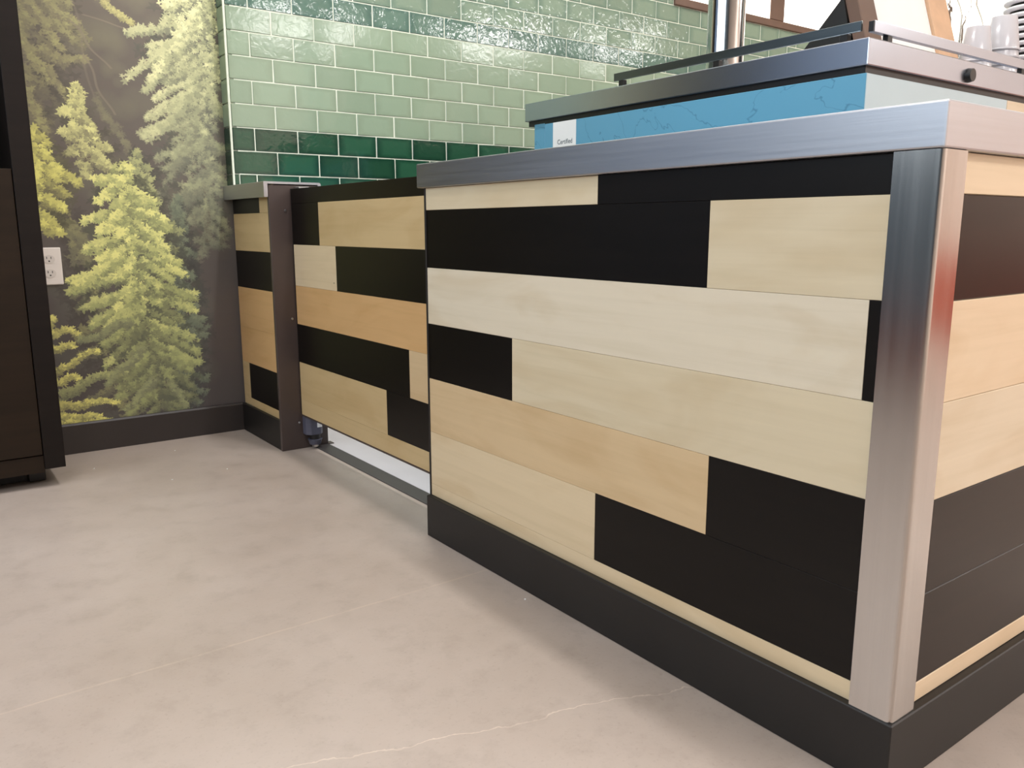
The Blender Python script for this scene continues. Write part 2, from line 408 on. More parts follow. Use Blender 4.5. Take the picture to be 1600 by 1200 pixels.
    tree(F, (146, 142, 88), (112, 108, 72), (84, 78, 62), 0.7, 0.014, droop=0.7, trunk=None, gap=0.045, fade=(0.95, 1.35), alpha=0.9)
    for x0, z0, x1, z1, wd in ((-0.60, 1.46, -0.49, 1.27, 0.022), (-0.56, 1.44, -0.44, 1.34, 0.018), (-0.62, 1.32, -0.52, 1.16, 0.02), (-0.55, 1.25, -0.42, 1.24, 0.016), (-0.61, 1.17, -0.55, 1.02, 0.02), (-0.53, 1.2, -0.45, 1.08, 0.014)):
        bough(x0, z0, x1, z1, wd, ol, od, 0.01, size=0.013, alpha=0.85)
    bough(-0.43, 1.46, -0.28, 1.355, 0.016, (186, 180, 108), (112, 106, 70), -0.01, size=0.011)
    for x0, z0, x1, z1 in ((-0.45, 1.42, -0.40, 1.06), (-0.46, 1.35, -0.36, 1.22), (-0.43, 1.25, -0.36, 1.08), (-0.42, 1.37, -0.22, 1.33)):
        for j in range(80):
            q = j/79; stamp(x0+(x1-x0)*q+0.007*math.sin(q*8), z0+(z1-z0)*q, 0.0035, 1, 0, (112, 102, 82), 0.45, 2, 0)
    for x0, z0, x1, z1, wd in ((-0.40, 1.12, -0.36, 1.03, 0.012), (-0.36, 1.05, -0.32, 0.98, 0.014), (-0.33, 0.98, -0.28, 0.93, 0.014)):
        bough(x0, z0, x1, z1, wd, (110, 108, 76), (88, 82, 66), 0.0, size=0.012, alpha=0.6)
    E_ = [(1.90, -0.05, -0.03), (1.617, -0.176, -0.013), (1.458, -0.217, -0.005), (1.36, -0.215, -0.005), (1.293, -0.332, -0.005), (1.236, -0.293, -0.005), (1.176, -0.278, -0.005), (1.106, -0.251, -0.005), (1.052, -0.30, -0.005), (0.992, -0.273, -0.005), (0.929, -0.268, -0.005), (0.845, -0.234, -0.005), (0.76, -0.169, -0.005), (0.663, -0.161, -0.005)]
    tree(E_, (212, 210, 152), (156, 158, 112), (84, 86, 70), 1.0, 0.012, fade=(0.72, 1.40), base_cx=-0.09, droop=0.55, gap=0.024)
    H_ = [(0.778, -0.554, -0.471), (0.659, -0.554, -0.463), (0.557, -0.56, -0.453), (0.432, -0.556, -0.407), (0.305, -0.549, -0.398), (0.22, -0.553, -0.385), (0.122, -0.471, -0.312)]
    tree(H_, (118, 116, 74), (92, 90, 66), (70, 64, 56), 0.5, 0.014, trunk=None, alpha=0.8, gap=0.05)
    G = [(0.80, -0.20, -0.17), (0.631, -0.209, -0.126), (0.521, -0.197, -0.097), (0.41, -0.205, -0.087), (0.276, -0.204, -0.10), (0.186, -0.242, -0.108), (0.102, -0.312, -0.152)]
    tree(G, (104, 112, 84), (80, 88, 70), (62, 64, 58), 0.8, 0.012, trunk=None, alpha=0.8, gap=0.035)
    G2 = [(0.97, -0.31, -0.30), (0.9, -0.33, -0.22), (0.8, -0.31, -0.19), (0.7, -0.30, -0.17), (0.62, -0.28, -0.16)]
    tree(G2, (150, 152, 96), (112, 116, 78), (76, 76, 62), 0.8, 0.011, trunk=None, gap=0.03)
    B = [(1.151, -0.465, -0.457), (1.099, -0.514, -0.428), (1.052, -0.518, -0.388), (1.005, -0.522, -0.354), (0.958, -0.52, -0.324), (0.909, -0.48, -0.336)]
    tree(B, (200, 198, 122), (154, 152, 96), (88, 84, 64), 1.0, 0.011, base_cx=-0.44, gap=0.02)
    Cc = [(1.017, -0.60, -0.573), (0.97, -0.64, -0.522), (0.923, -0.64, -0.483), (0.865, -0.63, -0.452), (0.817, -0.62, -0.489), (0.768, -0.61, -0.512), (0.728, -0.558, -0.523)]
    tree(Cc, (208, 204, 102), (168, 164, 82), (96, 92, 60), 1.1, 0.012, base_cx=-0.58, gap=0.024, trunk=None)
    A = [(0.925, -0.353, -0.346), (0.891, -0.391, -0.30), (0.861, -0.427, -0.257), (0.8, -0.473, -0.238), (0.748, -0.488, -0.201), (0.698, -0.511, -0.192), (0.645, -0.512, -0.171), (0.593, -0.531, -0.132), (0.53, -0.554, -0.12), (0.465, -0.513, -0.133), (0.379, -0.509, -0.139), (0.289, -0.475, -0.115), (0.198, -0.44, -0.121), (0.124, -0.391, -0.148)]
    tree(A, (206, 204, 116), (140, 145, 86), (70, 72, 54), 1.1, 0.0125, base_cx=-0.29, fade=(-0.1, 0.62), gap=0.036, droop=0.3)
    yl, yd = (212, 206, 104), (112, 108, 66)
    for x0, z0, x1, z1, wd in ((-0.60, 0.40, -0.585, 0.445, 0.010), (-0.62, 0.385, -0.525, 0.395, 0.014), (-0.62, 0.335, -0.53, 0.345, 0.016), (-0.62, 0.25, -0.465, 0.33, 0.014),
                               (-0.62, 0.225, -0.53, 0.245, 0.016), (-0.60, 0.19, -0.385, 0.255, 0.020), (-0.62, 0.15, -0.425, 0.15, 0.018), (-0.62, 0.12, -0.46, 0.095, 0.018), (-0.62, 0.09, -0.42, 0.075, 0.02)):
        dull = x1 > -0.40
        bough(x0, z0, x1, z1, wd, (160, 162, 96) if dull else yl, (92, 94, 66) if dull else yd, -0.012, size=0.0105)
    for x0, z0, x1, z1, wd in ((-0.36, 0.42, -0.52, 0.36, 0.016), (-0.33, 0.32, -0.45, 0.22, 0.016), (-0.30, 0.22, -0.40, 0.12, 0.016), (-0.25, 0.20, -0.20, 0.11, 0.014)):
        bough(x0, z0, x1, z1, wd, (138, 142, 90), (86, 88, 66), 0.0, size=0.0115, alpha=0.8)
    img = img*1.03+27
    grey = img.mean(axis=2, keepdims=True); img = grey+(img-grey)*0.94
    rgba = np.ones((H, W, 4), np.float32); rgba[..., :3] = np.clip(img/255.0, 0, 1)
    im = bpy.data.images.new('forest_mural_print', W, H); im.pixels.foreach_set(rgba.ravel()); im.update(); im.pack()
    return im, (X0, X1, Z0, Z1)
mural_img, MB = paint_mural()
def make_mural_mat():
    k = NT('forest_mural'); g = k.n('ShaderNodeNewGeometry'); sx = k.n('ShaderNodeSeparateXYZ'); k.l(g, 'Position', sx, 0)
    cb = k.n('ShaderNodeCombineXYZ')
    for ch, o, a, b in (('X', 0, MB[0], MB[1]), ('Z', 1, MB[2], MB[3])):
        mr = k.n('ShaderNodeMapRange'); mr.inputs['From Min'].default_value = a; mr.inputs['From Max'].default_value = b
        k.l(sx, ch, mr, 'Value'); k.l(mr, 0, cb, o)
    ti = k.n('ShaderNodeTexImage'); ti.image = mural_img; ti.extension = 'EXTEND'; k.l(cb, 0, ti, 'Vector'); k.l(ti, 'Color', k.b, 'Base Color')
    k.b.inputs['Roughness'].default_value = 0.45
    return k.m
M['mural'] = make_mural_mat()

# ------------------------------------------------------------------ setting
YM, YT = 2.47, 2.40               # mural wall face, tile face
XW, XE, YS = -3.2, 8.0, -5.0
bm = nbm(); add_box(bm, XW-0.1, XE+0.1, YS-0.1, 2.7, -0.1, 0.0)
struct('floor', bm, M['floor'], 'polished beige concrete floor with a faint joint and a hairline crack', origin=(0, 0, 0))
bm = nbm(); add_box(bm, 0.1525, 3.0, 1.168, YT-0.003, 0.0, 0.0015)  # pale slab added; its colour stands in for brighter light on this floor
struct('floor_back', bm, plain('light_paled_floor', (226, 221, 224), 0.4, var=0.03), 'floor behind the gate, coloured paler for the bright light seen under it')
bm = nbm(); add_box(bm, XW-0.1, XE+0.1, YS-0.1, 2.7, CEIL, CEIL+0.1); struct('ceiling', bm, M['ceiling'])
bm = nbm(); add_box(bm, XW-0.1, XW, YS, 2.7, 0, CEIL); struct('wall_west', bm, plain('slate_grey_plaster', (80, 98, 112), 0.8, scale=2))
bm = nbm(); add_box(bm, XW, XE, YS-0.1, YS, 0, CEIL); struct('wall_south', bm, M['wall_warm'])
bm = nbm(); add_box(bm, XE, XE+0.1, YS, 2.7, 0, CEIL); struct('wall_east', bm, M['wall_warm'])
bm = nbm(); add_box(bm, 4.6, 4.7, YS, 0.3, 0.0, 0.54); struct('red_reflector_1', bm, M['reflector_red'])  # unseen red block, added for the red reflection in the steel post
bm = nbm(); add_box(bm, XW, XW+0.012, YS, 2.4, 0.0, 0.26); struct('red_reflector_2', bm, plain('reflected_dark_red', (112, 52, 42), 0.5))  # unseen dark red band, added to be mirrored in the post's front
# wall with the forest print
bm = nbm(); add_box(bm, XW, 0.012, YM, YM+0.15, 0, CEIL)
wl = struct('wall_left', bm, M['wall_cool'], 'wall left of the green tiles covered by a printed forest mural')
bm = nbm(); add_box(bm, -1.60, 0.010, YM-0.002, YM, 0.09, 2.60)
obj('mural_print', bm, M['mural'], wl, label='printed mural of sunlit yellow green conifers in a dark forest')
bm = nbm(); add_prism(bm, [(YM-0.002, 0), (YM-0.014, 0.0), (YM-0.014, 0.094), (YM-0.010, 0.100), (YM-0.002, 0.100)], 'x', -2.4, -0.004)
struct('baseboard_left', bm, plain('dark_rubber_skirting', (52, 46, 44), 0.42))
# tiled wall
bm = nbm(); add_box(bm, 0.0115, XE, YT+0.0018, YT+0.25, 0, CEIL)
wb = struct('wall_back', bm, M['grout'], 'wall of glossy green brick-bond tiles with white grout lines', origin=(0, YT, 0))
TP, TZ0, TX0 = 0.0773, 0.9067, -0.0045    # row pitch, base of a full row, left edge
W_T = 2*TP
TM = {'dark': glaze('deep_green_glaze', (42, 84, 62), (22, 56, 42), 0.35, 0.08, 0.15),
      'sage': glaze('sage_green_glaze', (146, 166, 142), (138, 156, 132), 0.05, 0.12, 0.10),
      'teal': glaze('celadon_glaze', (98, 126, 112), (72, 104, 94), 0.10, 0.07, 0.20),
      'pale': glaze('grey_green_glaze', (132, 152, 132), (106, 132, 116), 0.09, 0.07, 0.20)}
GAP = 0.0040
tile_mesh = {}
def tile_me(w_, key, endface=False):
    kk = (round(w_, 4), key, endface)
    if kk not in tile_mesh:
        b = nbm(); hw = (w_-GAP)/2; hz = (TP-GAP)/2
        if endface: add_box(b, -0.003, 0.003, -hw, hw, -hz, hz, 0.0012)
        else: add_box(b, -hw, hw, -0.003, 0.003, -hz, hz, 0.0014)
        me = bpy.data.meshes.new('tile'); b.to_mesh(me); b.free(); me.materials.append(TM[key]); tile_mesh[kk] = me
    return tile_mesh[kk]
WX0, WZ0 = 2.12, 1.757            # window left edge, window foot
rest = {}
ntile = 0
for k in range(-2, 15):
    z = TZ0+TP*(k+0.5)
    key = 'dark' if k <= 1 else 'sage' if k <= 6 else 'teal' if k == 7 else 'pale'
    x = TX0 if k >= 0 else 0.012
    first = True
    while x < 3.95:
        w_ = W_T/2 if (first and k % 2 != 0) else W_T
        if first: w_ -= x-TX0
        xa, xb = x, x+w_; x = xb; first = False
        if z > WZ0 and xb > WX0+0.05: xb = min(xb, WX0); w_ = xb-xa
        if w_ < 0.02: continue
        cx = (xa+xb)/2
        seen = (z < 1.56+0.162*cx and z > 0.80 and
                (cx < 1.35 or z > 1.07) and (cx < 1.75 or z > 1.30+0.0*cx) and (cx < 2.3 or z > 1.44))
        if seen and cx < 3.6:
            o = bpy.data.objects.new('tile', tile_me(w_, key)); C.objects.link(o); put(o, wb, (cx, YT+0.003, z)); o.rotation_euler = (rng.normal(0, 0.007), 0, rng.normal(0, 0.007)); ntile += 1
        else:
            rest.setdefault(key, []).append((cx, z, w_))
    # narrow end tiles returning to the mural wall
    if z > 0.90:
        d0, d1 = YT+0.006, YM-0.002
        o = bpy.data.objects.new('tile', tile_me(d1-d0+GAP, key, True)); C.objects.link(o); put(o, wb, (-0.0075, (d0+d1)/2, z))
for key, L in rest.items():
    bm = nbm()
    for cx, z, w_ in L: add_box(bm, cx-(w_-GAP)/2, cx+(w_-GAP)/2, YT, YT+0.006, z-(TP-GAP)/2, z+(TP-GAP)/2)
    o = obj('tile_field', bm, TM[key], wb); o['kind'] = 'stuff'
print('tiles', ntile)
# cut tiles over the stub's steel top
for nm, b_ in (('tile', (-0.0045, 0.0092, YT, YT+0.006)), ('tile', (-0.0105, -0.0045, YT+0.0062, YM-0.002))):
    box(nm, b_[0], b_[1], b_[2], b_[3], 0.8700, TZ0-0.002, TM['dark'], wb, 0.0012)
# pale corner strip where the tiling ends
box('edge_strip', -0.0112, -0.0048, YT-0.0006, YT+0.0052, 0.869, 2.08, M['grout'], wb)
box('grout_bed', -0.0042, 0.0113, YT+0.0055, YM-0.001, 0.869, 2.08, M['grout'], wb)
# window in the tiled wall
win = bpy.data.objects.new('window_1', None); C.objects.link(win); put(win, None, (WX0, YT, WZ0)); win['kind'] = 'structure'
win['label'] = 'brown framed window of bright white panes above the tiles'; win['category'] = 'window'
WX1 = 7.9
box('window_frame', WX0, WX1, YT-0.012, YT+0.0018, WZ0, WZ0+0.036, M['brown'], win, 0.003)
box('window_frame', WX0, WX0+0.055, YT-0.012, YT+0.0018, WZ0+0.036, 2.6, M['brown'], win, 0.003)
box('window_frame', WX0, WX1, YT-0.012, YT+0.0018, 2.6, 2.64, M['brown'], win, 0.003)
ML = [(2.84, 2.955), (3.74, 3.855), (4.64, 4.755)]
for a, b in ML: box('mullion', a, b, YT-0.010, YT+0.0018, WZ0+0.036, 2.6, M['brown'], win, 0.003)
for a, b in zip([WX0+0.055]+[q[1] for q in ML], [q[0] for q in ML]+[WX1]): box('pane', a, b, YT-0.004, YT+0.0015, WZ0+0.036, 2.6, M['backpane'], win)

# wall outlet
ot = thing('wall_outlet', 'white double wall outlet on the mural beside the dark cabinet', 'outlet', (-0.582, YM-0.002, 0.608))
bm = nbm(); add_box(bm, -0.617, -0.547, YM-0.008, YM-0.002, 0.550, 0.666, 0.003, 2); obj('cover_plate', bm, M['plate'], ot)
for zc in (0.630, 0.586):
    bm = nbm(); add_prism(bm, [(-0.582+0.0165*math.cos(a), zc+0.0135*math.sin(a)) for a in [2*PI*i/16 for i in range(16)]], 'y', YM-0.0092, YM-0.0078)
    f = obj('socket', bm, plain('socket_face', (226, 218, 210), 0.4), ot)
    for dx in (-0.006, 0.006):
        box('slot', -0.582+dx-0.001, -0.582+dx+0.001, YM-0.0096, YM-0.0090, zc+0.001, zc+0.008, M['black'], f)
    bm = nbm(); add_cyl(bm, (-0.582, YM-0.0096, zc-0.006), (-0.582, YM-0.009, zc-0.006), 0.0024, 10); obj('ground_hole', bm, M['black'], f)

# ------------------------------------------------------------------ plank helper
ZR = [0.1289+0.1269*i for i in range(6)]
SEAM = 0.00022
def plank_front(parent, x, y0, y1, z0, z1, mat, th=0.008):
    bm = nbm(); add_box(bm, x, x+th, y0+SEAM, y1-SEAM, z0+SEAM, z1-SEAM, 0.0004); return obj('plank', bm, mat, parent)
def plank_side(parent, y, x0, x1, z0, z1, mat, th=0.008):
    bm = nbm(); add_box(bm, x0+SEAM, x1-SEAM, y, y+th, z0+SEAM, z1-SEAM, 0.0010); return obj('plank', bm, mat, parent)

# ------------------------------------------------------------------ main counter
CL = 1.138
ct = thing('service_counter', 'long counter clad in pale maple and black brown planks with steel corner post', 'counter', (0.3, 0.55, 0))
box('carcass', 0.010, 0.60, 0.010, CL-0.004, 0.02, 0.811, M['core'], ct)
ZB, ZT = 0.1005, 0.8115
P0 = 0.046
rows = [
    (ZB, ZR[0], [(P0, CL, 'light')]),
    (ZR[0], ZR[1], [(P0, 0.5644, 'dark'), (0.5644, CL, 'light')]),
    (ZR[1], ZR[2], [(P0, 0.3103, 'dark'), (0.3103, CL, 'tan')]),
    (ZR[2], ZR[3], [(P0, 0.8156, 'pale'), (0.8156, CL, 'dark')]),
    (ZR[3], ZR[4], [(P0, 0.0705, 'dark'), (0.0705, CL, 'cream')]),
    (ZR[4], ZR[5], [(P0, 0.3286, 'pale'), (0.3286, CL, 'dark')]),
    (ZR[5], ZT, [(P0, 0.5718, 'dark'), (0.5718, CL, 'pale')]),
]
for z0, z1, ps in rows:
    for a, b, t in ps: plank_front(ct, 0.0, a, b, z0, z1, M[t+'_y'])
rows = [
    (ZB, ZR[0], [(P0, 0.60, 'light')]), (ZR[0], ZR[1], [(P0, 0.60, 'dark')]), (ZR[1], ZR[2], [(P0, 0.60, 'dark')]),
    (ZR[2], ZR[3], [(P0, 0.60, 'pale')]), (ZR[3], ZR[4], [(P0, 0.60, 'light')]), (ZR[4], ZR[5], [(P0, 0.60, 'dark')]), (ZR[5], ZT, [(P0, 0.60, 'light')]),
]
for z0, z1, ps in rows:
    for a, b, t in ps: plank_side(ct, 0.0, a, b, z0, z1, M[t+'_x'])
box('end_panel', -0.002, 0.60, CL, CL+0.006, 0.02, ZT, M['core'], ct, 0.001)
bm = nbm(); add_prism(bm, [(0.0, CL+0.004), (-0.012, CL+0.004), (-0.012, -0.012), (0.60, -0.012), (0.60, 0.0), (0.0, 0.0)], 'z', 0.0, 0.1005, 0.0015)
obj('plinth', bm, M['base'], ct)
# L-shaped corner guard with a rounded outer corner
pts = [(-0.009, 0.0495)]
for i in range(7):
    a = PI+ (PI/2)*i/6; pts.append((-0.001+0.008*math.cos(a), -0.001+0.008*math.sin(a)))
pts += [(0.0465, -0.009), (0.0465, -0.001), (0.009, -0.001), (-0.001, 0.009), (-0.001, 0.0495)]
bm = nbm(); add_prism(bm, pts, 'z', 0.1008, 0.8115)
obj('corner_post', bm, M['steel_post'], ct, smooth=True, label='brushed steel corner post of the counter')
box('worktop', -0.010, 0.62, -0.010, 1.161, 0.812, 0.8642, M['steel'], ct, 0.0025, 2, label='thick brushed steel worktop')

# ------------------------------------------------------------------ stub counter at the mural
YS0 = 2.08
st = thing('counter_stub', 'short plank-clad stub of counter standing against the mural wall', 'counter', (0.08, 2.2, 0))
box('carcass', 0.010, 0.150, YS0+0.006, YT-0.004, 0.01, 0.855, M['core'], st)
Y1 = YM-0.016
rows = [
    (ZB, ZR[0], [(YS0, Y1, 'olive')]),
    (ZR[0], ZR[1], [(YS0, 2.385, 'dark'), (2.385, Y1, 'olive')]),
    (ZR[1], ZR[2], [(YS0, Y1, 'honey')]), (ZR[2], ZR[3], [(YS0, Y1, 'honey')]),
    (ZR[3], ZR[4], [(YS0, Y1, 'dark')]),
    (ZR[4], ZR[5], [(YS0, Y1, 'olive')]),
    (ZR[5], ZT, [(YS0, 2.195, 'olive'), (2.195, Y1, 'dark')]),
]
rows[2:4] = [(ZR[1], ZR[2], [(YS0, Y1, 'honey')]), (ZR[2], 0.522, [(YS0, Y1, 'honey')])]
rows[4] = (0.522, 0.648, [(YS0, Y1, 'dark')]); rows[5] = (0.648, 0.773, [(YS0, Y1, 'olive')])
rows[6] = (0.773, 0.86, [(YS0, 2.195, 'olive'), (2.195, Y1, 'dark')])
for z0, z1, ps in rows:
    for a, b, t in ps: plank_front(st, 0.0, a, b, z0, z1, M[t+'_y'])
box('plinth', -0.010, 0.0, YS0, Y1, 0.0, 0.1005, M['base'], st, 0.0015)
bm = nbm(); add_prism(bm, [(-0.011, YS0+0.010), (-0.011, YS0-0.004), (0.151, YS0-0.004), (0.151, YS0+0.005), (-0.002, YS0+0.005), (-0.002, YS0+0.010)], 'z', 0.0, 0.8575, 0.0012)
obj('end_post', bm, M['bronze'], st, label='dark bronze metal end post of the stub')
for x, z in ((0.0405, 0.779), (0.0454, 0.4357), (0.0513, 0.0895)):
    bm = nbm(); add_cyl(bm, (x, YS0-0.0045, z), (x, YS0-0.007, z), 0.0042, 12, 0.003); obj('screw', bm, M['screw'], st)
box('foot_plate', 0.150, 0.168, YS0-0.012, YS0+0.02, 0.0, 0.004, M['bronze'], st)
# folded steel top, open end shows its thickness
bm = nbm()
prof = [(-0.026, 0.8200), (-0.026, 0.8655), (-0.0245, 0.8675), (0.157, 0.8675), (0.161, 0.8655), (0.1625, 0.862), (0.1625, 0.8525), (0.152, 0.8525), (0.152, 0.8605), (-0.0135, 0.8605), (-0.0135, 0.8200)]
add_prism(bm, prof, 'y', YS0-0.006, YT-0.002)
prof2 = [(-0.026, 0.8200), (-0.026, 0.8655), (-0.0245, 0.8675), (-0.001, 0.8675), (-0.001, 0.8605), (-0.0135, 0.8605), (-0.0135, 0.8200)]
add_prism(bm, prof2, 'y', YT-0.002, YM-0.003)
obj('worktop', bm, M['steel'], st, label='folded steel top of the stub')

# ------------------------------------------------------------------ gate
GX = 0.060; GY0, GY1 = 1.163, 2.070
gt = thing('swing_gate', 'plank-clad swing gate closing the gap between the two counters', 'gate', (0.08, 1.6, 0.113))
box('core_panel', GX+0.008, GX+0.032, GY0, GY1, 0.118, 0.846, M['black'], gt)
ZG = [0.118, 0.170, 0.294, 0.419, 0.543, 0.673, 0.800, 0.846]
rows = [
    [(GY0, GY1, 'olive')],
    [(GY0, 1.4685, 'dark'), (1.4685, GY1, 'olive')],
    [(GY0, 1.3389, 'tan'), (1.3389, GY1, 'dark')],
    [(GY0, GY1, 'honey')],
    [(GY0, 1.757, 'dark'), (1.757, GY1, 'light')],
    [(GY0, 1.867, 'olive'), (1.867, GY1, 'dark')],
    [(GY0, GY1, 'dark')],
]
for i, ps in enumerate(rows):
    for a, b, t in ps: plank_front(gt, GX, a, b, ZG[i], ZG[i+1], M[t+'_y'])
box('edge_trim', GX-0.001, GX+0.033, GY1, GY1+0.0025, 0.115, 0.847, M['black'], gt)
box('edge_trim', GX-0.001, GX+0.033, GY0, GY1, 0.1135, 0.1175, M['bronze'], gt)
bm = nbm(); add_cyl(bm, (GX, 1.775, 0.566), (GX-0.0006, 1.775, 0.566), 0.0018, 10); obj('screw', bm, M['black'], gt)
# hinge bracket on top of the gate, under the stub's steel lip
box('pivot_bracket', 0.070, 0.105, 2.03, GY1, 0.8465, 0.8520, M['screw'], gt, 0.001)
# lower pivot: a grey housing fixed to the post
hg = thing('gate_hinge', 'grey metal gate pivot on the dark end post under the gate corner', 'hinge', (0.09, 2.05, 0.03))
bm = nbm(); add_prism(bm, [(0.062, 2.0755), (0.062, 2.05), (0.074, 2.034), (0.108, 2.034), (0.120, 2.046), (0.120, 2.0755)], 'z', 0.050, 0.112, 0.002)
obj('housing', bm, M['hinge'], hg)
bm = nbm(); add_cyl(bm, (0.094, 2.052, 0.050), (0.094, 2.052, 0.034), 0.017, 20); obj('spindle', bm, M['black'], hg)
bm = nbm(); add_cyl(bm, (0.094, 2.052, 0.034), (0.094, 2.052, 0.016), 0.024, 20, 0.018); obj('collar', bm, M['hinge'], hg)
bm = nbm(); add_cyl(bm, (0.094, 2.052, 0.016), (0.094, 2.052, 0.007), 0.011, 6); obj('hex_nut', bm, M['screw'], hg)
box('maker_label', 0.096, 0.112, 2.0325, 2.0340, 0.075, 0.099, M['paper'], hg, label='small white label')
# floor strip under the gate
bm = nbm(); add_box(bm, 0.098, 0.150, 1.146, 2.075, 0.0, 0.0025, 0.0008)
tag(obj('floor_strip', bm, plain('dark_floor_strip', (66, 62, 62), 0.45)), 'dark grey threshold strip on the floor under the gate', 'threshold')

# ------------------------------------------------------------------ dark cabinet on the left
YC = 2.10
cb = thing('dark_cabinet', 'tall dark brown cabinet with black opening standing before the mural', 'cabinet', (-1.1, 2.26, 0))
XL, XR = -1.06, -0.640
box('side_frame', XR-0.052, XR, YC, 2.44, 0.055, 2.0, M['cabinet_frame'], cb, 0.001)
box('side_frame', XL, XL+0.052, YC, 2.44, 0.055, 2.0, M['cabinet_frame'], cb, 0.001)
box('back_panel', XL+0.052, XR-0.052, 2.42, 2.44, 0.055, 2.0, M['void'], cb)
box('top_panel', XL+0.052, XR-0.052, YC, 2.42, 1.96, 2.0, M['cabinet_frame'], cb)
box('lower_door', XL+0.053, XR-0.0535, YC+0.004, YC+0.024, 0.097, 0.880, M['cabinet'], cb, 0.0015)
box('bottom_rail', XL+0.052, XR-0.052, YC+0.008, YC+0.03, 0.045, 0.094, M['cabinet'], cb, 0.001)
box('shelf', XL+0.052, XR-0.052, YC+0.03, 2.42, 0.86, 0.878, M['void'], cb)
box('shelf', XL+0.052, XR-0.052, YC+0.06, 2.42, 1.40, 1.42, M['void'], cb)
for x in (XR-0.065, XL+0.065):
    for y in (2.21, 2.40):
        box('foot', x-0.022, x+0.022, y-0.02, y+0.02, 0.0, 0.056, M['black'], cb, 0.002)
box('kick_panel', XL+0.09, XR-0.09, 2.20, 2.215, 0.004, 0.056, M['void'], cb)

# ------------------------------------------------------------------ blue beverage case behind the counter
def make_blue():
    k = NT('blue_panel_with_line_art'); k.b.inputs['Roughness'].default_value = 0.32
    mp = k.mapping((1, 1, 1)); nz = k.n('ShaderNodeTexNoise', Scale=3.2, Detail=5.0, Distortion=0.4); k.l(mp, 0, nz, 'Vector')
    # thin contour lines like a printed map
    mu = k.n('ShaderNodeMath', operation='MULTIPLY'); mu.inputs[1].default_value = 9.0; k.l(nz, 'Fac', mu, 0)
    fr = k.n('ShaderNodeMath', operation='FRACT'); k.l(mu, 0, fr, 0)
    s = k.n('ShaderNodeMath', operation='SUBTRACT'); s.inputs[1].default_value = 0.5; k.l(fr, 0, s, 0)
    ab = k.n('ShaderNodeMath', operation='ABSOLUTE'); k.l(s, 0, ab, 0)
    r = k.ramp(ab, 0, [(0.0, lin((74, 128, 154))), (0.035, lin((96, 156, 184)))])
    k.l(r, 'Color', k.b, 'Base Color'); return k.m
M['blue'] = make_blue()
BX, BY0, BY1, BX1 = 0.80, 0.583, 1.825, 2.30
bc = thing('beverage_case', 'blue-sided beverage case with steel rim standing behind the plank counter', 'case', (1.5, 1.2, 0))
box('case_body', BX+0.0205, BX1-0.02, BY0+0.012, BY1-0.05, 0.02, 1.06, M['core'], bc)
box('blue_panel', BX+0.004, BX+0.020, BY0+0.004, 1.722, 0.05, 1.060, M['blue'], bc, 0.001)
box('corner_panel', BX+0.009, BX+0.020, 1.7285, BY1-0.042, 0.05, 1.064, M['blue'], bc, 0.001)
box('side_panel', BX+0.006, 1.487, BY0+0.003, BY0+0.012, 0.05, 1.060, plain('gloss_paled_blue', (186, 206, 214), 0.35, var=0.02), bc, 0.001)  # blue side painted pale for the gloss of bright light on it
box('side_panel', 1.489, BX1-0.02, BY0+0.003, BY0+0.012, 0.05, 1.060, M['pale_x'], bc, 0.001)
box('rim_seal', BX+0.010, BX1-0.01, BY0+0.010, BY1-0.01, 1.060, 1.076, M['black'], bc)
box('steel_rim', BX, BX1, BY0, BY1, 1.076, 1.134, M['steel_case'], bc, 0.0025, 2)
bm = nbm(); add_cyl(bm, (1.2547, BY0, 1.099), (1.2547, BY0-0.012, 1.099), 0.0175, 24, 0.0155); obj('lock_knob', bm, M['black'], bc, label='round dark lock on the steel rim')
# sticker on the blue panel
sk = box('sticker', BX+0.0025, BX+0.004, 1.563, 1.677, 0.86, 1.060, M['paper'], bc, label='white sticker reading Certified')
def text(s, size, loc, rot, mat, parent, name='lettering'):
    cu = bpy.data.curves.new(name, 'FONT'); cu.body = s; cu.size = size; cu.extrude = 0.0002; cu.align_x = 'LEFT'
    tmp = bpy.data.objects.new(name, cu); C.objects.link(tmp)
    bpy.context.view_layer.update()
    me = bpy.data.meshes.new_from_object(tmp.evaluated_get(bpy.context.evaluated_depsgraph_get()))
    bpy.data.objects.remove(tmp)
    o = bpy.data.objects.new(name, me); C.objects.link(o); me.materials.clear(); me.materials.append(mat)
    put(o, parent, loc); o.rotation_euler = rot; return o
M['ink'] = plain('grey_ink', (96, 104, 108), 0.6)
text('Certified', 0.021, (BX+0.0022, 1.654, 0.990), (PI/2, 0, -PI/2), M['ink'], sk)
# rails round the rim
box('front_rail', 0.812, 0.818, 0.612, 1.405, 1.152, 1.174, M['rail'], bc, 0.001)
for y in (0.655, 1.375, 1.02): box('rail_standoff', 0.813, 0.828, y-0.010, y+0.010, 1.134, 1.1525, M['black'], bc, 0.001)
bm = nbm(); add_box(bm, 0.832, 2.25, 0.592, 0.606, 1.150, 1.174, 0.001); obj('side_rail', bm, M['steel_case'], bc)
box('rail_hollow_shade', 0.8295, 0.832, 0.593, 0.605, 1.151, 1.173, M['black'], bc)  # black block stands in for the shade inside the hollow tube end
for x in (0.90, 1.58, 2.2): box('rail_standoff', x-0.010, x+0.010, 0.593, 0.606, 1.134, 1.1505, M['black'], bc, 0.001)
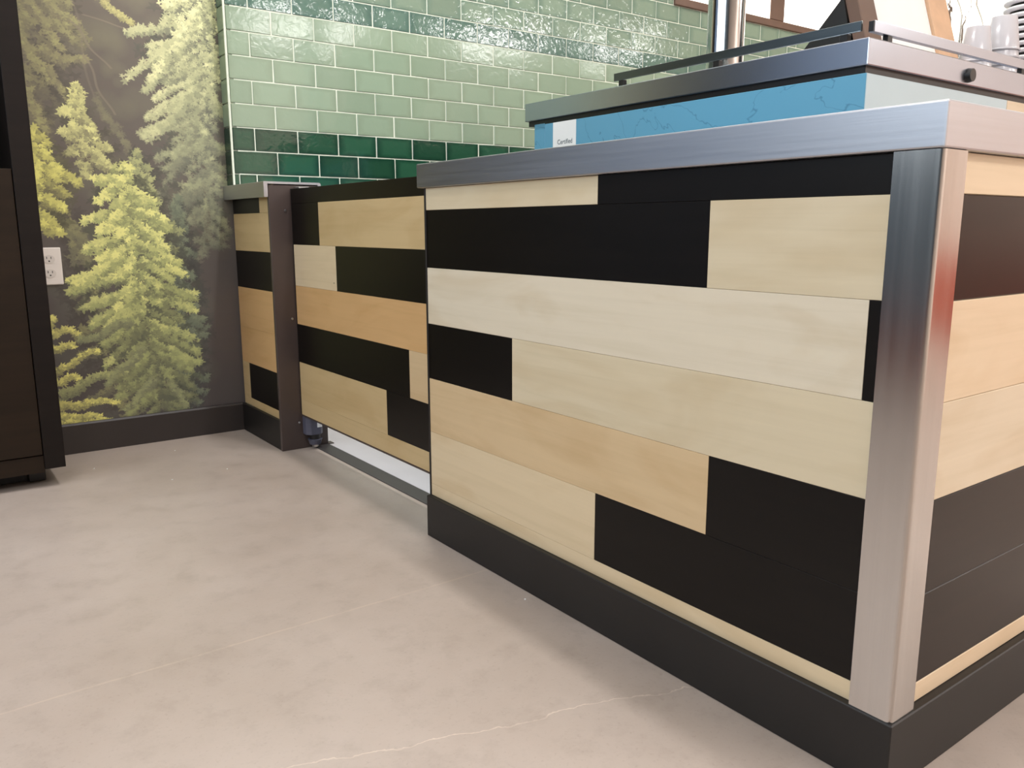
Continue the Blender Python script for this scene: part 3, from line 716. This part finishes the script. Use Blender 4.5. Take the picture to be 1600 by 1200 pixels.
# polished pole on the case
pl = thing('steel_pole', 'polished round steel pole rising from the blue case before the tiles', 'pole', (0.895, 1.06, 1.134))
bm = nbm(); add_cyl(bm, (0.895, 1.06, 1.140), (0.895, 1.06, CEIL-0.002), 0.049, 48); obj('shaft', bm, M['chrome'], pl, smooth=True)
bm = nbm(); add_cyl(bm, (0.895, 1.06, 1.1343), (0.895, 1.06, 1.140), 0.054, 48); obj('base_collar', bm, M['chrome'], pl, smooth=True)

# framed easel board on the case
LEAN = math.radians(17)
eb = thing('easel_board', 'white board in a wooden frame leaning back on the blue case', 'board', (1.36, 0.77, 1.134))
def leaf(name, x0, x1, s0, s1, t0, t1, mat, label=None):
    """box on the leaning leaf: s runs up the leaf, t through its thickness"""
    bm = nbm(); add_box(bm, x0, x1, t0, t1, s0, s1, 0.002)
    bmesh.ops.rotate(bm, verts=bm.verts[:], cent=(0, 0, 0), matrix=Matrix.Rotation(-LEAN, 3, 'X'))
    bmesh.ops.translate(bm, verts=bm.verts[:], vec=(0, 0.768, 1.1455))
    return obj(name, bm, mat, eb, label=label)
leaf('frame_stile', 1.118, 1.198, 0.0, 0.62, 0.0, 0.035, M['brown'])  # brown here paints the shaded side of the tan frame
leaf('frame_stile', 1.502, 1.612, 0.0, 0.62, 0.0, 0.035, M['tanwood'])
leaf('frame_rail', 1.198, 1.502, 0.0, 0.064, 0.004, 0.03, M['tanwood'])
leaf('frame_rail', 1.198, 1.502, 0.58, 0.62, 0.004, 0.03, M['tanwood'])
leaf('white_sheet', 1.198, 1.502, 0.064, 0.58, 0.010, 0.022, M['paper'])
bm = nbm(); add_prism(bm, [(0.812, 1.1375), (1.032, 1.1375), (0.864, 1.312), (0.875, 1.36), (0.865, 1.36)], 'x', 1.112, 1.19)
obj('back_support', bm, M['void'], eb, label='black slanted back support')

# cups, bottles and lids by the board
ORD = ['lowest', 'second', 'third', 'fourth', 'fifth', 'sixth', 'seventh', 'eighth', 'ninth', 'tenth', 'eleventh', 'twelfth', 'thirteenth', 'topmost']
LIDS = ['white lid above a black ring of painted gap shade, '+q+' in the ribbed stack at the right edge' for q in ORD]
def ring_cup(cx, cy, z, r0, r1, h, label, grp):
    """thin-walled tapered cup, mouth down, with a rolled rim"""
    bm = nbm(); n = 28; tw = 0.0012
    prof = [(r0-tw, 0.0), (r0+0.003, 0.0), (r0+0.0035, 0.003), (r0+0.002, 0.005), (r0, 0.0055), (r1, h-0.003), (r1-0.003, h), (0.0005, h), (0.0005, h-tw), (r1-0.003-tw, h-tw), (r1-tw, h-0.004), (r0-tw, 0.0055)]
    rings = [[bm.verts.new((cx+r*math.cos(2*PI*i/n), cy+r*math.sin(2*PI*i/n), z+q)) for i in range(n)] for r, q in prof]
    for a, b in zip(rings, rings[1:]+rings[:1]):
        for i in range(n): bm.faces.new((a[i], a[(i+1) % n], b[(i+1) % n], b[i]))
    bmesh.ops.recalc_face_normals(bm, faces=bm.faces[:])
    return tag(obj('upturned_cup', bm, M['milky'], smooth=True), label, 'cup', grp)
for i in range(4):
    ring_cup(1.672, 0.77, 1.1345+i*0.0225, 0.046, 0.034, 0.10, 'milky cup, '+ORD[i]+' of the upturned stack beside the framed board', 'milky cups beside the board')
for i in range(6):
    ring_cup(1.805, 0.76, 1.1345+i*0.0225, 0.050, 0.037, 0.10, 'milky cup, '+ORD[i]+' of the upturned stack beside the lids', 'milky cups beside the lids')
for bx_, by_, lb in ((1.76, 0.905, 'tall clear glass bottle behind the small stack of milky cups'), (1.955, 0.93, 'tall clear glass bottle behind the ribbed stack of lids')):
    bm = nbm(); add_lathe(bm, [(0.036, 0), (0.039, 0.004), (0.039, 0.235), (0.030, 0.265), (0.015, 0.30), (0.014, 0.35), (0.017, 0.352), (0.017, 0.366), (0.0125, 0.366), (0.0125, 0.30), (0.0282, 0.2645), (0.0373, 0.2345), (0.0373, 0.006), (0.002, 0.005)], bx_, by_, 1.1345, 32)
    tag(obj('glass_bottle', bm, M['clear'], smooth=True), lb, 'bottle', 'clear bottles on the case')
# frosted white dispenser bottle
db = thing('dispenser_bottle', 'white pump dispenser standing between the two clear bottles', 'bottle', (1.85, 1.03, 1.1345))
bm = nbm(); add_lathe(bm, [(0.040, 0), (0.042, 0.004), (0.042, 0.11), (0.036, 0.13), (0.016, 0.16), (0.016, 0.175)], 1.85, 1.03, 1.1345, 28); obj('bottle_body', bm, M['white_plastic'], db, smooth=True)
bm = nbm(); add_lathe(bm, [(0.019, 0.0), (0.019, 0.022), (0.010, 0.028), (0.006, 0.12)], 1.85, 1.03, 1.3095, 20); obj('pump', bm, M['screw'], db, smooth=True)
# stack of white lids; black rings stand in for the shade between rims
for i in range(14):
    zz = 1.1345+i*0.0218
    lid = thing('cup_lid', LIDS[i], 'lid', (2.055, 0.79, zz), 'lids in one stack')
    bm = nbm(); add_lathe(bm, [(0.058, 0), (0.060, 0.0), (0.060, 0.0075), (0.058, 0.0075)], 2.055, 0.79, zz, 36); obj('lid_gap_shade', bm, M['black'], lid, smooth=True)
    bm = nbm(); add_lathe(bm, [(0.060, 0.0076), (0.074, 0.0078), (0.079, 0.011), (0.080, 0.0145), (0.077, 0.0185), (0.060, 0.0214)], 2.055, 0.79, zz, 36); obj('lid_rim', bm, M['white_plastic'], lid, smooth=True)

# crumbs on the concrete
for x, y, lb in ((-0.222, 1.984, 'pale crumb on the floor, nearest the stub end post'), (-0.387, 1.969, 'pale crumb on open floor between cabinet and stub'), (-0.293, 2.30, 'pale crumb on the floor close to the mural skirting'), (-0.549, 2.23, 'pale crumb on the floor beside the dark cabinet foot'), (-0.036, 0.7245, 'pale crumb on the floor beside the long counter plinth')):
    bm = nbm(); bmesh.ops.create_icosphere(bm, subdivisions=1, radius=0.0026)
    for v in bm.verts: v.co *= random.uniform(0.7, 1.3); v.co.z = max(v.co.z*0.6, -0.001)
    bmesh.ops.translate(bm, verts=bm.verts[:], vec=(x, y, 0.001))
    tag(obj('crumb', bm, M['paper']), lb, 'crumb', 'crumbs on the floor')
